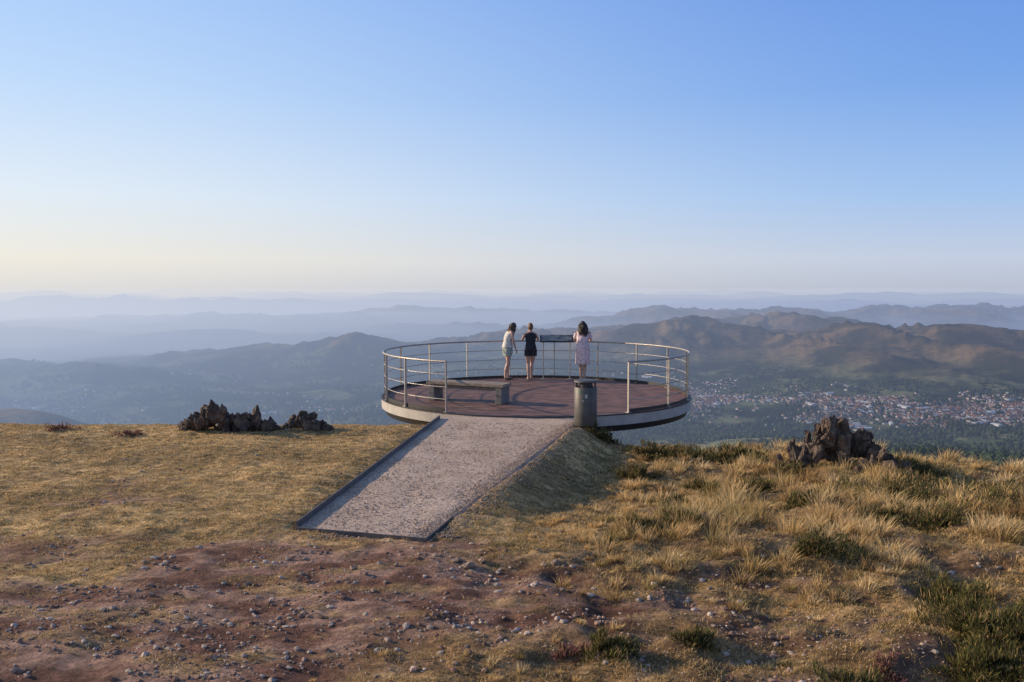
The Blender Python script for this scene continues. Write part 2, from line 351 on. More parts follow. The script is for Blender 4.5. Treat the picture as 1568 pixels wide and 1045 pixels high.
def shrub(name,x,y,r,h,col,tip,n=2600,leaf=.05,dryf=.2):
    v=rng.normal(0,1,(n,3)); v[:,2]=np.abs(v[:,2]); v/=np.linalg.norm(v,axis=1,keepdims=True)
    rad=rng.random(n)**.45
    lump=.72+.75*pn(v[:,0]*1.9+x,v[:,1]*1.9+y+v[:,2]*2,int(x*10)%9)
    P=v*(rad*lump)[:,None]*np.array([r*1.1,r,h*1.15]); gz=H(P[:,0]+x,P[:,1]+y)
    dens=pn(P[:,0]/.11+x,P[:,1]/.11+P[:,2]/.08,5)
    k=dens>-.15; P,v,rad,gz=P[k],v[k],rad[k],gz[k]; n=len(P)
    W=P+np.stack([np.full(n,x),np.full(n,y),gz],1)
    dr=v*.5+rng.normal(0,.4,(n,3))+np.array([.1,0,.9])
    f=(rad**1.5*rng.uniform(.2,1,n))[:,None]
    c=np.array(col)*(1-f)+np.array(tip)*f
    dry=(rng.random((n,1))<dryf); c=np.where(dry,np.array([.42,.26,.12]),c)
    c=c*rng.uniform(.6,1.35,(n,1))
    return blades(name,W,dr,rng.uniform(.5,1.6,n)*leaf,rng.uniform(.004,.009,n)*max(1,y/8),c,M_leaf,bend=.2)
G=(.05,.05,.02); T=(.20,.185,.055)
for (x,y,r,h) in [(4.8,9.4,.44,.26),(4.35,9.7,.32,.19),(1.5,9.35,.34,.12),(1.95,9.5,.3,.15),(2.95,8.15,.38,.26),(3.3,8.35,.28,.2),(3.5,12.2,.38,.2),(2.9,12.6,.3,.13),
   (5.25,11.3,.6,.32),(4.7,11.8,.4,.2),(6.9,11.3,.5,.28),(7.3,12.8,.5,.26),(.7,6.0,.26,.10),(1.35,6.15,.16,.08),
   (2.3,5.5,.25,.1),(6.6,13.6,.45,.24),(2.5,15.1,.5,.22),(3.2,15.0,.6,.2),(3.9,14.8,.5,.18),(-4.5,15.4,.2,.06),
   (1.75,16.2,.3,.2),(5.9,8.3,.5,.3),(3.7,10.7,.35,.14),(5.9,10.2,.4,.22),(4.5,13.4,.4,.2),(6.2,12.3,.45,.24),(2.2,11.2,.25,.12),(2.0,13.6,.35,.2)]:
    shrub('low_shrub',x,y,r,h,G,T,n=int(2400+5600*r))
for (x,y,r,h) in [(3.55,6.25,.5,.36),(3.95,5.85,.5,.36),(3.3,5.75,.35,.22),(4.25,6.4,.4,.3),(3.9,7.3,.35,.22)]:
    shrub('low_shrub',x,y,r,h,(.05,.05,.02),(.23,.20,.055),n=9000,dryf=.15)
for (x,y,r,h) in [(.42,6.05,.16,.06),(1.62,5.5,.2,.08),(-8.2,15.3,.35,.1),(5.2,9.0,.15,.1),(2.6,5.7,.15,.07),(-6.8,15.0,.3,.06)]:
    shrub('heather_plant',x,y,r,h,(.09,.06,.035),(.38,.14,.15),n=1100,leaf=.03)
# ---------------------------------------------------------------- stones
M_stone=attrmat('stone',.9,nz=.3,nscale=60,bump=.6)
n=30000; D=4.6*(15/4.6)**rng.random(n); x=rng.uniform(-.7,.7,n)*(D+1); y=D
keep=(rng.random(n)<dirt(x,y)**1.2*ss(-.5,.3,fbm(x/.8,y/.6,3,110))+.04)&~inpath(x,y,.03); x,y=x[keep],y[keep]; n=len(x)
s=.005+.022*rng.random(n)**6+.005*rng.random(n)
cc=np.array([[.42,.27,.195],[.52,.40,.31],[.30,.17,.12],[.64,.50,.39]])[rng.integers(0,4,n)]*rng.uniform(.7,1.15,(n,1))
scatter('loose_stones',np.stack([x,y,H(x,y)+s*.2],1),np.stack([s*rng.uniform(.8,1.6,n),s,s*.65],1),M_stone,cc)
n=12000; y=rng.uniform(8.9,16.6,n); x=np.where(rng.random(n)<.55,xr(y)+rng.normal(.03,.16,n),rng.uniform(0,1,n)*(xr(y)-xl(y)-.1)+xl(y)+.05)
inside=inpath(x,y,0); z=np.where(inside,.0,H(x,y)); s=rng.uniform(.004,.011,n)
cc=np.array([.52,.38,.28])[None]*rng.uniform(.6,1.3,(n,1))
scatter('path_gravel',np.stack([x,y,z+s*.3],1),np.stack([s*1.3,s,s*.8],1),M_stone,cc)
M_rock=simple('lichen_rock',(.105,.072,.052),.95,noise=.65,scale=9,bump=1,bscale=14)
def rock_piece(c,s,seed,sub=4):
    r=np.random.default_rng(seed); V,F=ico(sub); V=V.copy()
    for k in range(18):
        nrm=r.normal(0,1,3); nrm/=np.linalg.norm(nrm); dd=r.uniform(.4,.85); pr=V@nrm; ov=np.clip(pr-dd,0,None); V-=ov[:,None]*nrm
    V*= (1+.24*pn(V[:,0]*2.2+V[:,2]*1.7,V[:,1]*2.2-V[:,2],seed)+.15*pn(V[:,0]*6+V[:,2]*5,V[:,1]*6-V[:,2]*4,seed+2)+.08*pn(V[:,0]*14+V[:,2]*11,V[:,1]*14,seed+1))[:,None]
    a=r.uniform(0,6.28); t=r.uniform(-.6,.6); Mx=np.array((Matrix.Rotation(a,3,'Z')@Matrix.Rotation(t,3,'X')))
    return (V*np.array(s))@Mx.T+np.array(c),F
def outcrop(name,items):
    V=[];F=[];o=0
    for i,(x,y,dz,s) in enumerate(items):
        v,f=rock_piece((x,y,float(H(x,y))+dz),s,i*7+int(abs(x*31))%50); V.append(v);F.append(f+o);o+=len(v)
    mesh_np(name,np.concatenate(V),np.concatenate(F),M_rock)
def pile(cx,cy,W,hh,n,seed):
    r=np.random.default_rng(seed); out=[]
    for i in range(n):
        u=r.uniform(-1,1); k=(1-abs(u)**1.4); s=r.uniform(.05,.14)*(0.6+.6*k)
        out.append((cx+u*W,cy+r.uniform(-.25,.25)*k-.05*i/n,max(0,hh*k*r.uniform(.2,.95)-s*.4),(s*r.uniform(.7,1.2),s,s*r.uniform(1.0,2.1))))
    return out
outcrop('rock_outcrop',pile(-5.35,15.3,.65,.50,60,1)+pile(-4.75,15.35,.62,.36,44,11)+[(-5.5,15.4,.18,(.28,.22,.26)),(-5.15,15.35,.12,(.32,.22,.24)),(-4.75,15.4,.08,(.3,.22,.2)),(-4.4,15.4,.04,(.24,.2,.13)),(-5.9,15.3,.02,(.2,.2,.1))])
outcrop('rock_outcrop',pile(-3.75,15.5,.45,.31,32,2)+[(-3.85,15.5,.08,(.22,.16,.17))])
outcrop('rock_outcrop',pile(5.4,14.1,1.1,.82,84,3)+[(5.35,14.15,.36,(.36,.28,.34)),(5.75,14.15,.28,(.34,.28,.3)),(4.95,14.1,.19,(.32,.24,.24)),(6.05,14.0,.17,(.3,.24,.24))])
outcrop('rock_outcrop',pile(5.95,13.5,.5,.42,28,4))
for x,y,s in [(-.42,8.05,.07),(-.3,8.2,.05),(-.55,8.2,.05),(.42,8.15,.06),(.3,8.1,.045),(-1.5,7.9,.045),(-2.4,7.6,.03),(-1.1,7.95,.03),(.9,8.3,.04),(-.2,7.8,.035),(-3.1,7.2,.03),(3.7,5.6,.05),(-1.35,7.7,.025)]:
    v,f=rock_piece((x,y,float(H(x,y))+s*.3),(s*1.3,s,s*.8),int(abs(x*77)),3)
    mesh_np('field_stone',v,f,M_stone,np.tile(np.array([.34,.24,.17]),(len(v),1)))
# ---------------------------------------------------------------- path
M_path,nt,b=newmat('path_gravel_surface'); N=nt.nodes;L=nt.links
g=N.new('ShaderNodeNewGeometry')
n1=N.new('ShaderNodeTexNoise'); n1.inputs['Scale'].default_value=1.3; n1.inputs['Detail'].default_value=5
n2=N.new('ShaderNodeTexVoronoi'); n2.inputs['Scale'].default_value=45
n3=N.new('ShaderNodeTexNoise'); n3.inputs['Scale'].default_value=24; n3.inputs['Detail'].default_value=7; n3.inputs['Roughness'].default_value=.75
for q in (n1,n2,n3): L.new(g.outputs['Position'],q.inputs['Vector'])
r1=N.new('ShaderNodeValToRGB'); r1.color_ramp.elements[0].position=.3; r1.color_ramp.elements[0].color=(.50,.345,.24,1); r1.color_ramp.elements[1].position=.7; r1.color_ramp.elements[1].color=(.66,.48,.35,1)
L.new(n1.outputs['Fac'],r1.inputs[0])
r2=N.new('ShaderNodeMapRange'); r2.inputs['From Min'].default_value=.3; r2.inputs['From Max'].default_value=.7; r2.inputs['To Min'].default_value=.55; r2.inputs['To Max'].default_value=1.3; L.new(n3.outputs['Fac'],r2.inputs['Value'])
r3=N.new('ShaderNodeSeparateColor'); L.new(n2.outputs['Color'],r3.inputs[0])
r4=N.new('ShaderNodeMapRange'); r4.inputs['To Min'].default_value=.7; r4.inputs['To Max'].default_value=1.2; L.new(r3.outputs[0],r4.inputs['Value'])
mm=N.new('ShaderNodeMath'); mm.operation='MULTIPLY'; L.new(r2.outputs[0],mm.inputs[0]); L.new(r4.outputs[0],mm.inputs[1])
vm=N.new('ShaderNodeVectorMath'); vm.operation='SCALE'; L.new(r1.outputs[0],vm.inputs[0]); L.new(mm.outputs[0],vm.inputs['Scale']); L.new(vm.outputs[0],b.inputs['Base Color'])
b.inputs['Roughness'].default_value=.95; bp=N.new('ShaderNodeBump'); bp.inputs['Strength'].default_value=.7; bp.inputs['Distance'].default_value=.01; L.new(n3.outputs['Fac'],bp.inputs['Height']); L.new(bp.outputs[0],b.inputs['Normal'])
nu,nv=50,160; U,Vv=np.meshgrid(np.linspace(0,1,nu),np.linspace(0,1,nv))
y0=9.28+(8.86-9.28)*U; yend=20.9-np.sqrt(3.74**2-np.clip((-1.43+2.8*U)-.58,-2,2)**2)
Yp=y0+(yend-y0)*Vv
rag=.07*fbm(Yp/.6,0*Yp+3,4,121)
Xp=xl(Yp)+.012+(xr(Yp)-xl(Yp)-.012)*U+rag*ss(.85,1,U)*ss(0,.1,Vv)+.10*(U==1)*ss(0,.12,Vv)
Zp=.008*fbm(Xp/.6,Yp/.6,3,122)-.07*(U==1)-.012*ss(.9,.99,U)
ii=(np.arange(nv-1)[:,None]*nu+np.arange(nu-1)[None,:]).ravel()
pe=empty('gravel_path')
mesh_np('surface',np.stack([Xp.ravel(),Yp.ravel(),Zp.ravel()],1),np.stack([ii,ii+1,ii+nu+1,ii+nu],1),M_path,smooth=True,parent=pe)
M_edge=simple('weathered_edging',(.12,.10,.09),.7,noise=.3,scale=8)
bm=bmesh.new()
def plank(p,q,th,z0,z1):
    p=Vector(p);q=Vector(q); dd=q-p; ang=math.atan2(dd.y,dd.x); mid=(p+q)/2
    box(bm,(mid.x,mid.y,(z0+z1)/2),(dd.length,th,z1-z0),Matrix.Rotation(ang,3,'Z'))
plank((xl(9.28),9.28,0),(xl(17.1),17.1,0),.022,-.5,.07)
plank((-2.385,9.25,0),(-.91,8.83,0),.016,-.12,.018)
plank((-.90,8.84,0),(xr(9.7)+.01,9.7,0),.016,-.2,.02)
bm_obj('edging_boards',bm,M_edge,pe,bevel=.003)
# ---------------------------------------------------------------- viewing platform
CX,CY,RP=.58,20.9,3.75
plat=empty('viewing_platform',(CX,CY,0))
M_deck=simple('deck_boards',(.185,.09,.06),.7,noise=.45,scale=3,bump=.3,bscale=50)
M_fascia=simple('painted_steel_fascia',(.42,.38,.33),.6,noise=.15,scale=4)
M_dark=simple('dark_steel',(.05,.045,.042),.5,.4,noise=.2)
M_rail=simple('galvanised_rail',(.40,.35,.295),.45,.4,noise=.12,scale=15)
bm=bmesh.new(); yy=-RP+.02
while yy<RP-.1:
    w=.138; a,b2=yy,yy+w; xa=math.sqrt(max(0,(RP-.03)**2-a*a)); xb=math.sqrt(max(0,(RP-.03)**2-b2*b2))
    zt=.03+rng.uniform(-.0015,.0015)
    if min(xa,xb)>.05:
        cuts=[-1]+sorted(rng.uniform(-.6,.6,1).tolist())+[1]
        for c in range(len(cuts)-1):
            g0=.002
            q=[(cuts[c]*xa+g0,a),(cuts[c+1]*xa-g0,a),(cuts[c+1]*xb-g0,b2),(cuts[c]*xb+g0,b2)]
            top=[bm.verts.new((p[0],p[1],zt)) for p in q]; bot=[bm.verts.new((p[0],p[1],0)) for p in q]
            bm.faces.new(top); bm.faces.new(bot[::-1])
            for j in range(4): bm.faces.new([bot[j],bot[(j+1)%4],top[(j+1)%4],top[j]])
    yy+=w+.008
bm_obj('deck_boards',bm,M_deck,plat)
def ring(name,prof,mat,a0=0,a1=360,n=160,parent=plat):
    full=abs(a1-a0)>=360; m=n if full else n+1; V=[];F=[];k=len(prof)
    for i in range(m):
        an=math.radians(a0+(a1-a0)*i/n)
        for r,z in prof: V.append((r*math.sin(an),r*math.cos(an),z))
    for i in range(n):
        j=(i+1)%m
        for q in range(k): F.append([i*k+q,i*k+(q+1)%k,j*k+(q+1)%k,j*k+q])
    return mesh_np(name,V,F,mat,parent=parent,smooth=False)
ring('fascia_ring',[(RP-.028,.034),(RP,.034),(RP,-.2),(RP-.028,-.2)],M_fascia)
ring('top_lip',[(RP-.04,.036),(RP+.015,.036),(RP+.015,.012),(RP-.04,.012)],M_dark)
ring('lower_beam',[(RP-.2,-.2),(RP-.04,-.2),(RP-.1,-.34),(RP-.2,-.34)],M_dark)
bm=bmesh.new(); bmesh.ops.create_cone(bm,cap_ends=True,segments=96,radius1=RP-.06,radius2=RP-.06,depth=.12,matrix=Matrix.Translation((0,0,-.075))); bmesh.ops.create_cone(bm,cap_ends=True,segments=48,radius1=.9,radius2=1.1,depth=3.5,matrix=Matrix.Translation((0,0,-2.2)))
bm_obj('support_structure',bm,M_dark,plat)
RR0=RP-.05; A0,A1=-148,150
def arc(r,z,a0=A0,a1=A1,n=90): return [(r*math.sin(math.radians(a0+(a1-a0)*i/n)),r*math.cos(math.radians(a0+(a1-a0)*i/n)),z) for i in range(n+1)]
parts=[tube(arc(RR0,1.1),.021,8)]+[tube(arc(RR0-.02,z),.009,6) for z in (.3,.56,.83)]
V,F=join_parts(parts); mesh_np('rails',V,F,M_rail,smooth=True,parent=plat)
bm=bmesh.new()
for a in [-148,-128,-110,-90,-70,-50,-30,-10,10,30,50,70,90,110,130,150]:
    t=math.radians(a); rot=Matrix.Rotation(-t,3,'Z')
    box(bm,(RR0*math.sin(t),RR0*math.cos(t),.565),(.022,.045,1.06),rot)
    box(bm,(RR0*math.sin(t),RR0*math.cos(t),.04),(.09,.1,.014),rot)
bm_obj('posts',bm,M_rail,plat)
ring('kick_plate',[(RR0-.03,.034),(RR0-.022,.034),(RR0-.022,.11),(RR0-.03,.11)],M_dark,A0,A1)
# ---------------------------------------------------------------- bench
M_conc=simple('concrete',(.20,.17,.145),.85,noise=.2,scale=12,bump=.3)
M_wood=simple('weathered_wood',(.29,.215,.155),.75,noise=.3,scale=10)
be=empty('park_bench',(-1.0,19.5,.032),math.radians(-24))
bm=bmesh.new()
for sx in (-.86,.86): box(bm,(sx,0,.19),(.15,.44,.38))
box(bm,(0,0,.33),(1.56,.3,.08))
bm_obj('legs',bm,M_conc,be,bevel=.008)
bm=bmesh.new()
for k in range(4): box(bm,(0,-.177+k*.118,.415),(1.96,.112,.07))
bm_obj('seat',bm,M_wood,be,bevel=.006)
# ---------------------------------------------------------------- litter bin
bn=empty('litter_bin',(1.42,16.35,-.03),math.radians(0))
M_bin=simple('bin_steel',(.095,.083,.072),.55,.15,noise=.2,scale=6); M_bind=simple('bin_dark',(.03,.03,.033),.55); M_lab=simple('bin_label',(.42,.43,.42),.5); M_green=simple('bin_label_green',(.05,.17,.09),.5)
def lathe(name,prof,mat,parent,n=48,smooth=True):
    V=[];F=[];k=len(prof)
    for i in range(n):
        an=2*math.pi*i/n
        for r,z in prof: V.append((r*math.sin(an),r*math.cos(an),z))
    for i in range(n):
        j=(i+1)%n
        for q in range(k-1): F.append([i*k+q,j*k+q,j*k+q+1,i*k+q+1])
    return mesh_np(name,V,F,mat,parent=parent,smooth=smooth)
lathe('body',[(0.001,.02),(.215,.02),(.22,.03),(.22,.76),(.21,.77),(.2,.77),(.2,.6),(.001,.6)],M_bin,bn)
lathe('foot_ring',[(.12,0),(.17,0),(.17,.03),(.12,.03)],M_bind,bn)
lathe('lid',[(.001,.905),(.2,.9),(.225,.89),(.23,.865),(.215,.86),(.001,.86)],M_bin,bn,smooth=False)
bm=bmesh.new()
for a in (20,100,180,260,320):
    t=math.radians(a); box(bm,(.18*math.sin(t),.18*math.cos(t),.81),(.03,.03,.15),Matrix.Rotation(-t,3,'Z'))
bmesh.ops.create_cone(bm,cap_ends=True,segments=24,radius1=.13,radius2=.13,depth=.1,matrix=Matrix.Translation((0,0,.81)))
bm_obj('lid_supports',bm,M_bind,bn)
def curved(name,a0,a1,z0,z1,r,mat):
    V=[];F=[]
    for i in range(9):
        t=math.radians(a0+(a1-a0)*i/8); V+=[(r*math.sin(t),r*math.cos(t),z0),(r*math.sin(t),r*math.cos(t),z1)]
    for i in range(8): F.append([2*i,2*i+2,2*i+3,2*i+1])
    mesh_np(name,V,F,mat,parent=bn,smooth=True)
curved('label_print',176,188,.57,.64,.2225,M_lab); curved('label_sticker',206,216,.66,.71,.2225,M_green); curved('label_sticker_small',196,202,.5,.53,.2225,M_lab)
curved('door_seam',160,161.5,.05,.75,.2225,M_bind)
# ---------------------------------------------------------------- info lectern
pn_=empty('information_panel',(1.27,24.22,.03))
M_print,nt,b=newmat('panel_print'); N=nt.nodes;L=nt.links
tc=N.new('ShaderNodeTexCoord'); n1=N.new('ShaderNodeTexNoise'); n1.inputs['Scale'].default_value=5; n1.inputs['Detail'].default_value=6; L.new(tc.outputs['Object'],n1.inputs[0])
r1=N.new('ShaderNodeValToRGB'); e=r1.color_ramp.elements; e[0].position=.35; e[0].color=(.05,.06,.07,1); e[1].position=.65; e[1].color=(.26,.24,.2,1); L.new(n1.outputs['Fac'],r1.inputs[0]); L.new(r1.outputs[0],b.inputs['Base Color']); b.inputs['Roughness'].default_value=.35
rot=Matrix.Rotation(math.radians(24),3,'X')
bm=bmesh.new(); box(bm,(0,0,1.16),(.95,.42,.03),rot)
bm_obj('frame',bm,M_dark,pn_,bevel=.004)
bm=bmesh.new()
for s in (-.38,.38):
    box(bm,(s,.03,.56),(.028,.028,1.12)); box(bm,(s,.03,.008),(.12,.12,.016))
bm_obj('legs',bm,M_rail,pn_,bevel=.004)
bm=bmesh.new(); box(bm,Vector((0,0,1.16))+rot@Vector((0,0,.019)),(.87,.35,.006),rot); bm_obj('printed_board',bm,M_print,pn_)
# ---------------------------------------------------------------- people
M_skin=simple('skin',(.50,.29,.20),.5,noise=.06); M_hair1=simple('hair_brown',(.075,.04,.025),.45,noise=.4,scale=60,bump=.8,bscale=90)
M_hair2=simple('hair_light_brown',(.17,.085,.04),.45,noise=.4,scale=60,bump=.8,bscale=90); M_hair3=simple('hair_dark',(.035,.018,.014),.45,noise=.4,scale=60,bump=.8,bscale=90)
M_eye=simple('eye',(.03,.02,.02),.2); M_lip=simple('lips',(.42,.14,.12),.4)
M_shoe=simple('shoe',(.6,.57,.53),.6); M_shoe2=simple('sandal',(.12,.07,.04),.6)
M_black=simple('black_cloth',(.018,.018,.024),.8,noise=.2); 
M_cream=simple('patterned_cream',(.60,.55,.48),.85,noise=.4,scale=24); M_shorts=simple('grey_green_shorts',(.30,.32,.28),.85,noise=.3,scale=25)
M_pink=simple('pink_white_print',(.68,.50,.49),.85,noise=.32,scale=18)
def skinbody(name,chains,mat,parent):
    me=bpy.data.meshes.new(name); vs=[];rad=[];ed=[];key={};roots=[]
    for ch in chains:
        prev=None
        for it in ch:
            if isinstance(it,str): idx=key[it]
            else:
                k,co,r=it; idx=len(vs); vs.append(co); rad.append(r if isinstance(r,tuple) else (r,r)); 
                if k: key[k]=idx
                if prev is None: roots.append(idx)
            if prev is not None: ed.append((prev,idx))
            prev=idx
    me.from_pydata(vs,ed,[]); ob=bpy.data.objects.new(name,me); COL.objects.link(ob)
    m=ob.modifiers.new('s','SKIN'); m.use_smooth_shade=True
    sv=me.skin_vertices[0].data if me.skin_vertices else None
    if sv is None:
        bpy.context.view_layer.objects.active=ob; bpy.ops.object.mode_set(mode='OBJECT'); sv=me.skin_vertices[0].data
    for i,r in enumerate(rad): sv[i].radius=r; sv[i].use_root=(i in roots)
    s=ob.modifiers.new('sub','SUBSURF'); s.levels=2; s.render_levels=2
    dg=bpy.context.evaluated_depsgraph_get(); ev=ob.evaluated_get(dg); nm=bpy.data.meshes.new_from_object(ev)
    bpy.data.objects.remove(ob); nm.materials.clear()
    for mm in mat: nm.materials.append(mm)
    for p in nm.polygons:
        p.use_smooth=True
        if len(mat)>1 and p.center.z<.055: p.material_index=1
    o=bpy.data.objects.new(name,nm); COL.objects.link(o); o.parent=parent; return o
def hand(w,d,side,curl):
    w=Vector(w);d=Vector(d).normalized(); s=Vector(side); s=(s-d*s.dot(d)).normalized(); c=Vector(curl); c=(c-d*c.dot(d)-s*c.dot(s)).normalized()
    ch=[]; P=w+d*.035
    ch.append([(None,tuple(w),(.02,.017)),(None,tuple(P),(.030,.015)),(None,tuple(w+d*.075),(.033,.013))])
    for k,ln in zip((-1.5,-.5,.5,1.5),(.055,.068,.073,.066)):
        b0=w+d*.065+s*k*.017
        ch.append([(None,tuple(b0),.0085),(None,tuple(b0+d*ln*.5+c*ln*.08),.008),(None,tuple(b0+d*ln*.8+c*ln*.3),.0075),(None,tuple(b0+d*ln*.92+c*ln*.6),.006)])
    b0=w+d*.025+s*.018
    ch.append([(None,tuple(b0),.011),(None,tuple(b0+d*.022+s*.024),.0095),(None,tuple(b0+d*.048+s*.032+c*.012),.008)])
    return ch
def head(parent,c,yaw,pitch,mat):
    V,F=IV3.copy(),IF3; V=V*np.array([.074,.092,.113])
    low=np.clip(-V[:,2]/.113,0,1); V[:,0]*=1-.33*low; V[:,1]*=1-.12*low; V[:,1]+=.018*low*(V[:,1]>0)
    nose=np.exp(-((V[:,0]/.013)**2+((V[:,2]+.012)/.024)**2))*(V[:,1]>0); V[:,1]+=nose*.026
    for sx in (-.03,.03): V[:,1]-=np.exp(-(((V[:,0]-sx)/.014)**2+((V[:,2]-.008)/.012)**2))*(V[:,1]>0)*.009
    V[:,1]+=np.exp(-((V[:,0]/.022)**2+((V[:,2]+.052)/.01)**2))*(V[:,1]>0)*.006
    hd=empty('head'); hd.parent=parent; hd.location=c; hd.rotation_euler=(pitch,0,yaw)
    mesh_np('skull_and_face',V,F,mat,smooth=True,parent=hd)
    def blob(nm,c_,s_,m_): mesh_np(nm,IV2*np.array(s_)+np.array(c_),IF2,m_,smooth=True,parent=hd)
    for sx in (-1,1):
        blob('eye',(sx*.03,.079,.006),(.013,.009,.007),M_eye); blob('ear',(sx*.073,-.005,-.005),(.01,.02,.032),mat)
    blob('mouth',(0,.086,-.052),(.022,.007,.006),M_lip)
    return hd
def loft(name,rings,mat,parent,n=36,fold=0,seed=0):
    R_=np.array(rings,float); t=np.linspace(0,len(R_)-1,len(R_)*5); Q=np.stack([np.interp(t,range(len(R_)),R_[:,i]) for i in range(5)],1)
    an=np.linspace(0,2*np.pi,n,endpoint=False); V=[]
    for k,(cx,cy,cz,rx,ry) in enumerate(Q):
        f=1+fold*pn(np.cos(an)*2.5+seed,np.sin(an)*2.5+cz*1.5,seed)*(.4+.6*k/len(Q))
        V.append(np.stack([cx+rx*np.cos(an)*f,cy+ry*np.sin(an)*f,np.full(n,cz)],1))
    V=np.concatenate(V); m=len(Q); F=[]
    for i in range(m-1):
        for k in range(n): F.append([i*n+k,i*n+(k+1)%n,(i+1)*n+(k+1)%n,(i+1)*n+k])
    ob=mesh_np(name,V,F,mat,smooth=True,parent=parent); s=ob.modifiers.new('t','SOLIDIFY'); s.thickness=.006; return ob
def hair(hd,length,width,mat,bun=False,seed=1,gravity=(0,0,-1)):
    r=np.random.default_rng(seed)
    V=IV3*np.array([.084,.102,.118])+np.array([0,-.014,.016]); 
    front=(V[:,1]>.035)&(V[:,2]<.058); V[front]=V[front]*np.array([.78,.45,.9])
    V*= (1+.05*pn(V[:,0]*60,V[:,1]*60+V[:,2]*10,seed))[:,None]
    mesh_np('hair_cap',V,IF3,mat,smooth=True,parent=hd)
    g=Vector(gravity).normalized(); parts=[]
    if bun: 
        V=IV2*np.array([.045,.04,.042])*(1+.1*r.normal(size=(len(IV2),1)))+np.array([0,-.095,.075]); mesh_np('hair_bun',V,IF2,mat,smooth=True,parent=hd)
    else:
        for i in range(110):
            a=r.uniform(math.radians(150),math.radians(390))
            st=Vector((.078*math.cos(a),.09*math.sin(a)-.014,r.uniform(-.03,.07)))
            out=Vector((math.cos(a)*width,math.sin(a)*width*.7,0)); L_=length*r.uniform(.75,1.05); ph=r.uniform(0,6)
            pts=[]
            for k in range(8):
                u=k/7; pts.append(st+g*L_*u+out*(math.sin(u*2.6))*.6+Vector((.008*math.sin(u*11+ph),.008*math.cos(u*9+ph),0)))
            parts.append(tube(pts,[.012,.014,.015,.015,.014,.012,.009,.003],5))
        V,F=join_parts(parts); mesh_np('hair_locks',V,F,mat,smooth=True,parent=hd)
def legs(lx=.085,kneeL=(0,0),kneeR=(0,0),fL=(0,0),fR=(0,0),hip=.86):
    ch=[]
    for sx,kn,ft,nm in ((-1,kneeL,fL,'L'),(1,kneeR,fR,'R')):
        x0=sx*lx; fx=sx*.075+ft[0]; fy=ft[1]
        ch.append(['pel',('hip'+nm,(x0,.0,hip),(.088,.088)),(None,((x0+sx*.085+kn[0])/2*1.02,kn[1]*.5+.01,.67),(.078,.08)),(None,(sx*.08+kn[0],kn[1]+.015,.47),(.052,.054)),
            (None,((sx*.08+kn[0]+fx)/2,(kn[1]+fy)/2-.02,.33),(.053,.056)),(None,(fx,fy-.025,.10),(.034,.038)),(None,(fx,fy-.03,.045),(.034,.04)),(None,(fx+sx*.01,fy+.07,.032),(.04,.028)),(None,(fx+sx*.015,fy+.15,.022),(.036,.018))])
    return ch
def arm(sx,sh,el,wr,k):
    sh,el,wr=map(Vector,(sh,el,wr))
    return [k,(None,tuple(sh),(.046,.046)),(None,tuple((sh+el)/2),(.041,.041)),(None,tuple(el),(.033,.033)),(None,tuple(el.lerp(wr,.4)),(.033,.033)),(None,tuple(wr),(.021,.024))]
def person(name,loc,rz,scale,tors,armL,armR,hands,lg):
    e=empty(name,loc,rz); e.scale=(scale,)*3
    (wy,cy,ny)=tors
    ch=[[('pel',(0,0,.93),(.145,.11)),('waist',(0,wy,1.08),(.112,.088)),('chest',(0,cy,1.24),(.13,.10)),('neckb',(0,ny,1.365),(.075,.06)),(None,(0,ny+.012,1.43),(.045,.047)),(None,(0,ny+.025,1.50),(.05,.05))]]
    ch+=lg; ch.append(arm(-1,*armL,'neckb')); ch.append(arm(1,*armR,'neckb'))
    for (A,side,curl) in ((armL,hands[0],hands[2]),(armR,hands[1],hands[2])):
        ch+=hand(A[2],Vector(A[2])-Vector(A[1]),side,curl)
    return e,ch
DZ=.032
e,ch=person('woman_standing',(-.13,24.1,DZ),math.radians(-68),1.0,(.0,.04,.085),
  ((-.165,.07,1.345),(-.19,.05,1.08),(-.17,.17,.86)),((.165,.07,1.345),(.2,.10,1.09),(.15,.20,.87)),((1,0,.2),(-1,0,.2),(0,.3,-1)),legs(kneeL=(0,.05),kneeR=(0,-.03),fL=(0,.06),fR=(0,-.07)))
skinbody('body',ch,[M_skin,M_shoe2],e)
hd=head(e,(0,.165,1.49),0,math.radians(-42),M_skin); hair(hd,.34,.05,M_hair1,seed=3,gravity=(0,.5,-1))
loft('top',[(0,.085,1.375,.11,.075),(0,.07,1.33,.165,.095),(0,.045,1.24,.158,.125),(0,.005,1.08,.135,.108),(0,0,.98,.165,.135),(0,0,.92,.178,.145)],M_cream,e,fold=.08,seed=3)
loft('shorts_waist',[(0,0,1.0,.15,.12),(0,0,.93,.168,.132),(0,0,.84,.175,.135)],M_shorts,e)
for s,ky in ((-1,.02),(1,-.01)): loft('shorts_leg',[(s*.085,0,.87,.098,.115),(s*.088,ky*.6,.76,.1,.108),(s*.09,ky,.68,.1,.104)],M_shorts,e,fold=.06,seed=4)
e,ch=person('woman_standing',(.53,24.17,DZ),math.radians(6),.96,(.01,.02,.03),
  ((-.16,.03,1.34),(-.245,.14,1.16),(-.06,.22,1.42)),((.16,.03,1.34),(.245,.14,1.16),(.06,.22,1.42)),((0,-1,0),(0,-1,0),(0,0,1)),legs(kneeL=(.01,0),kneeR=(-.03,.07),fL=(.01,0),fR=(-.05,.03)))
skinbody('body',ch,[M_skin,M_shoe],e)
hd=head(e,(0,.075,1.545),0,math.radians(-8),M_skin); hair(hd,.1,.0,M_hair2,bun=True,seed=5)
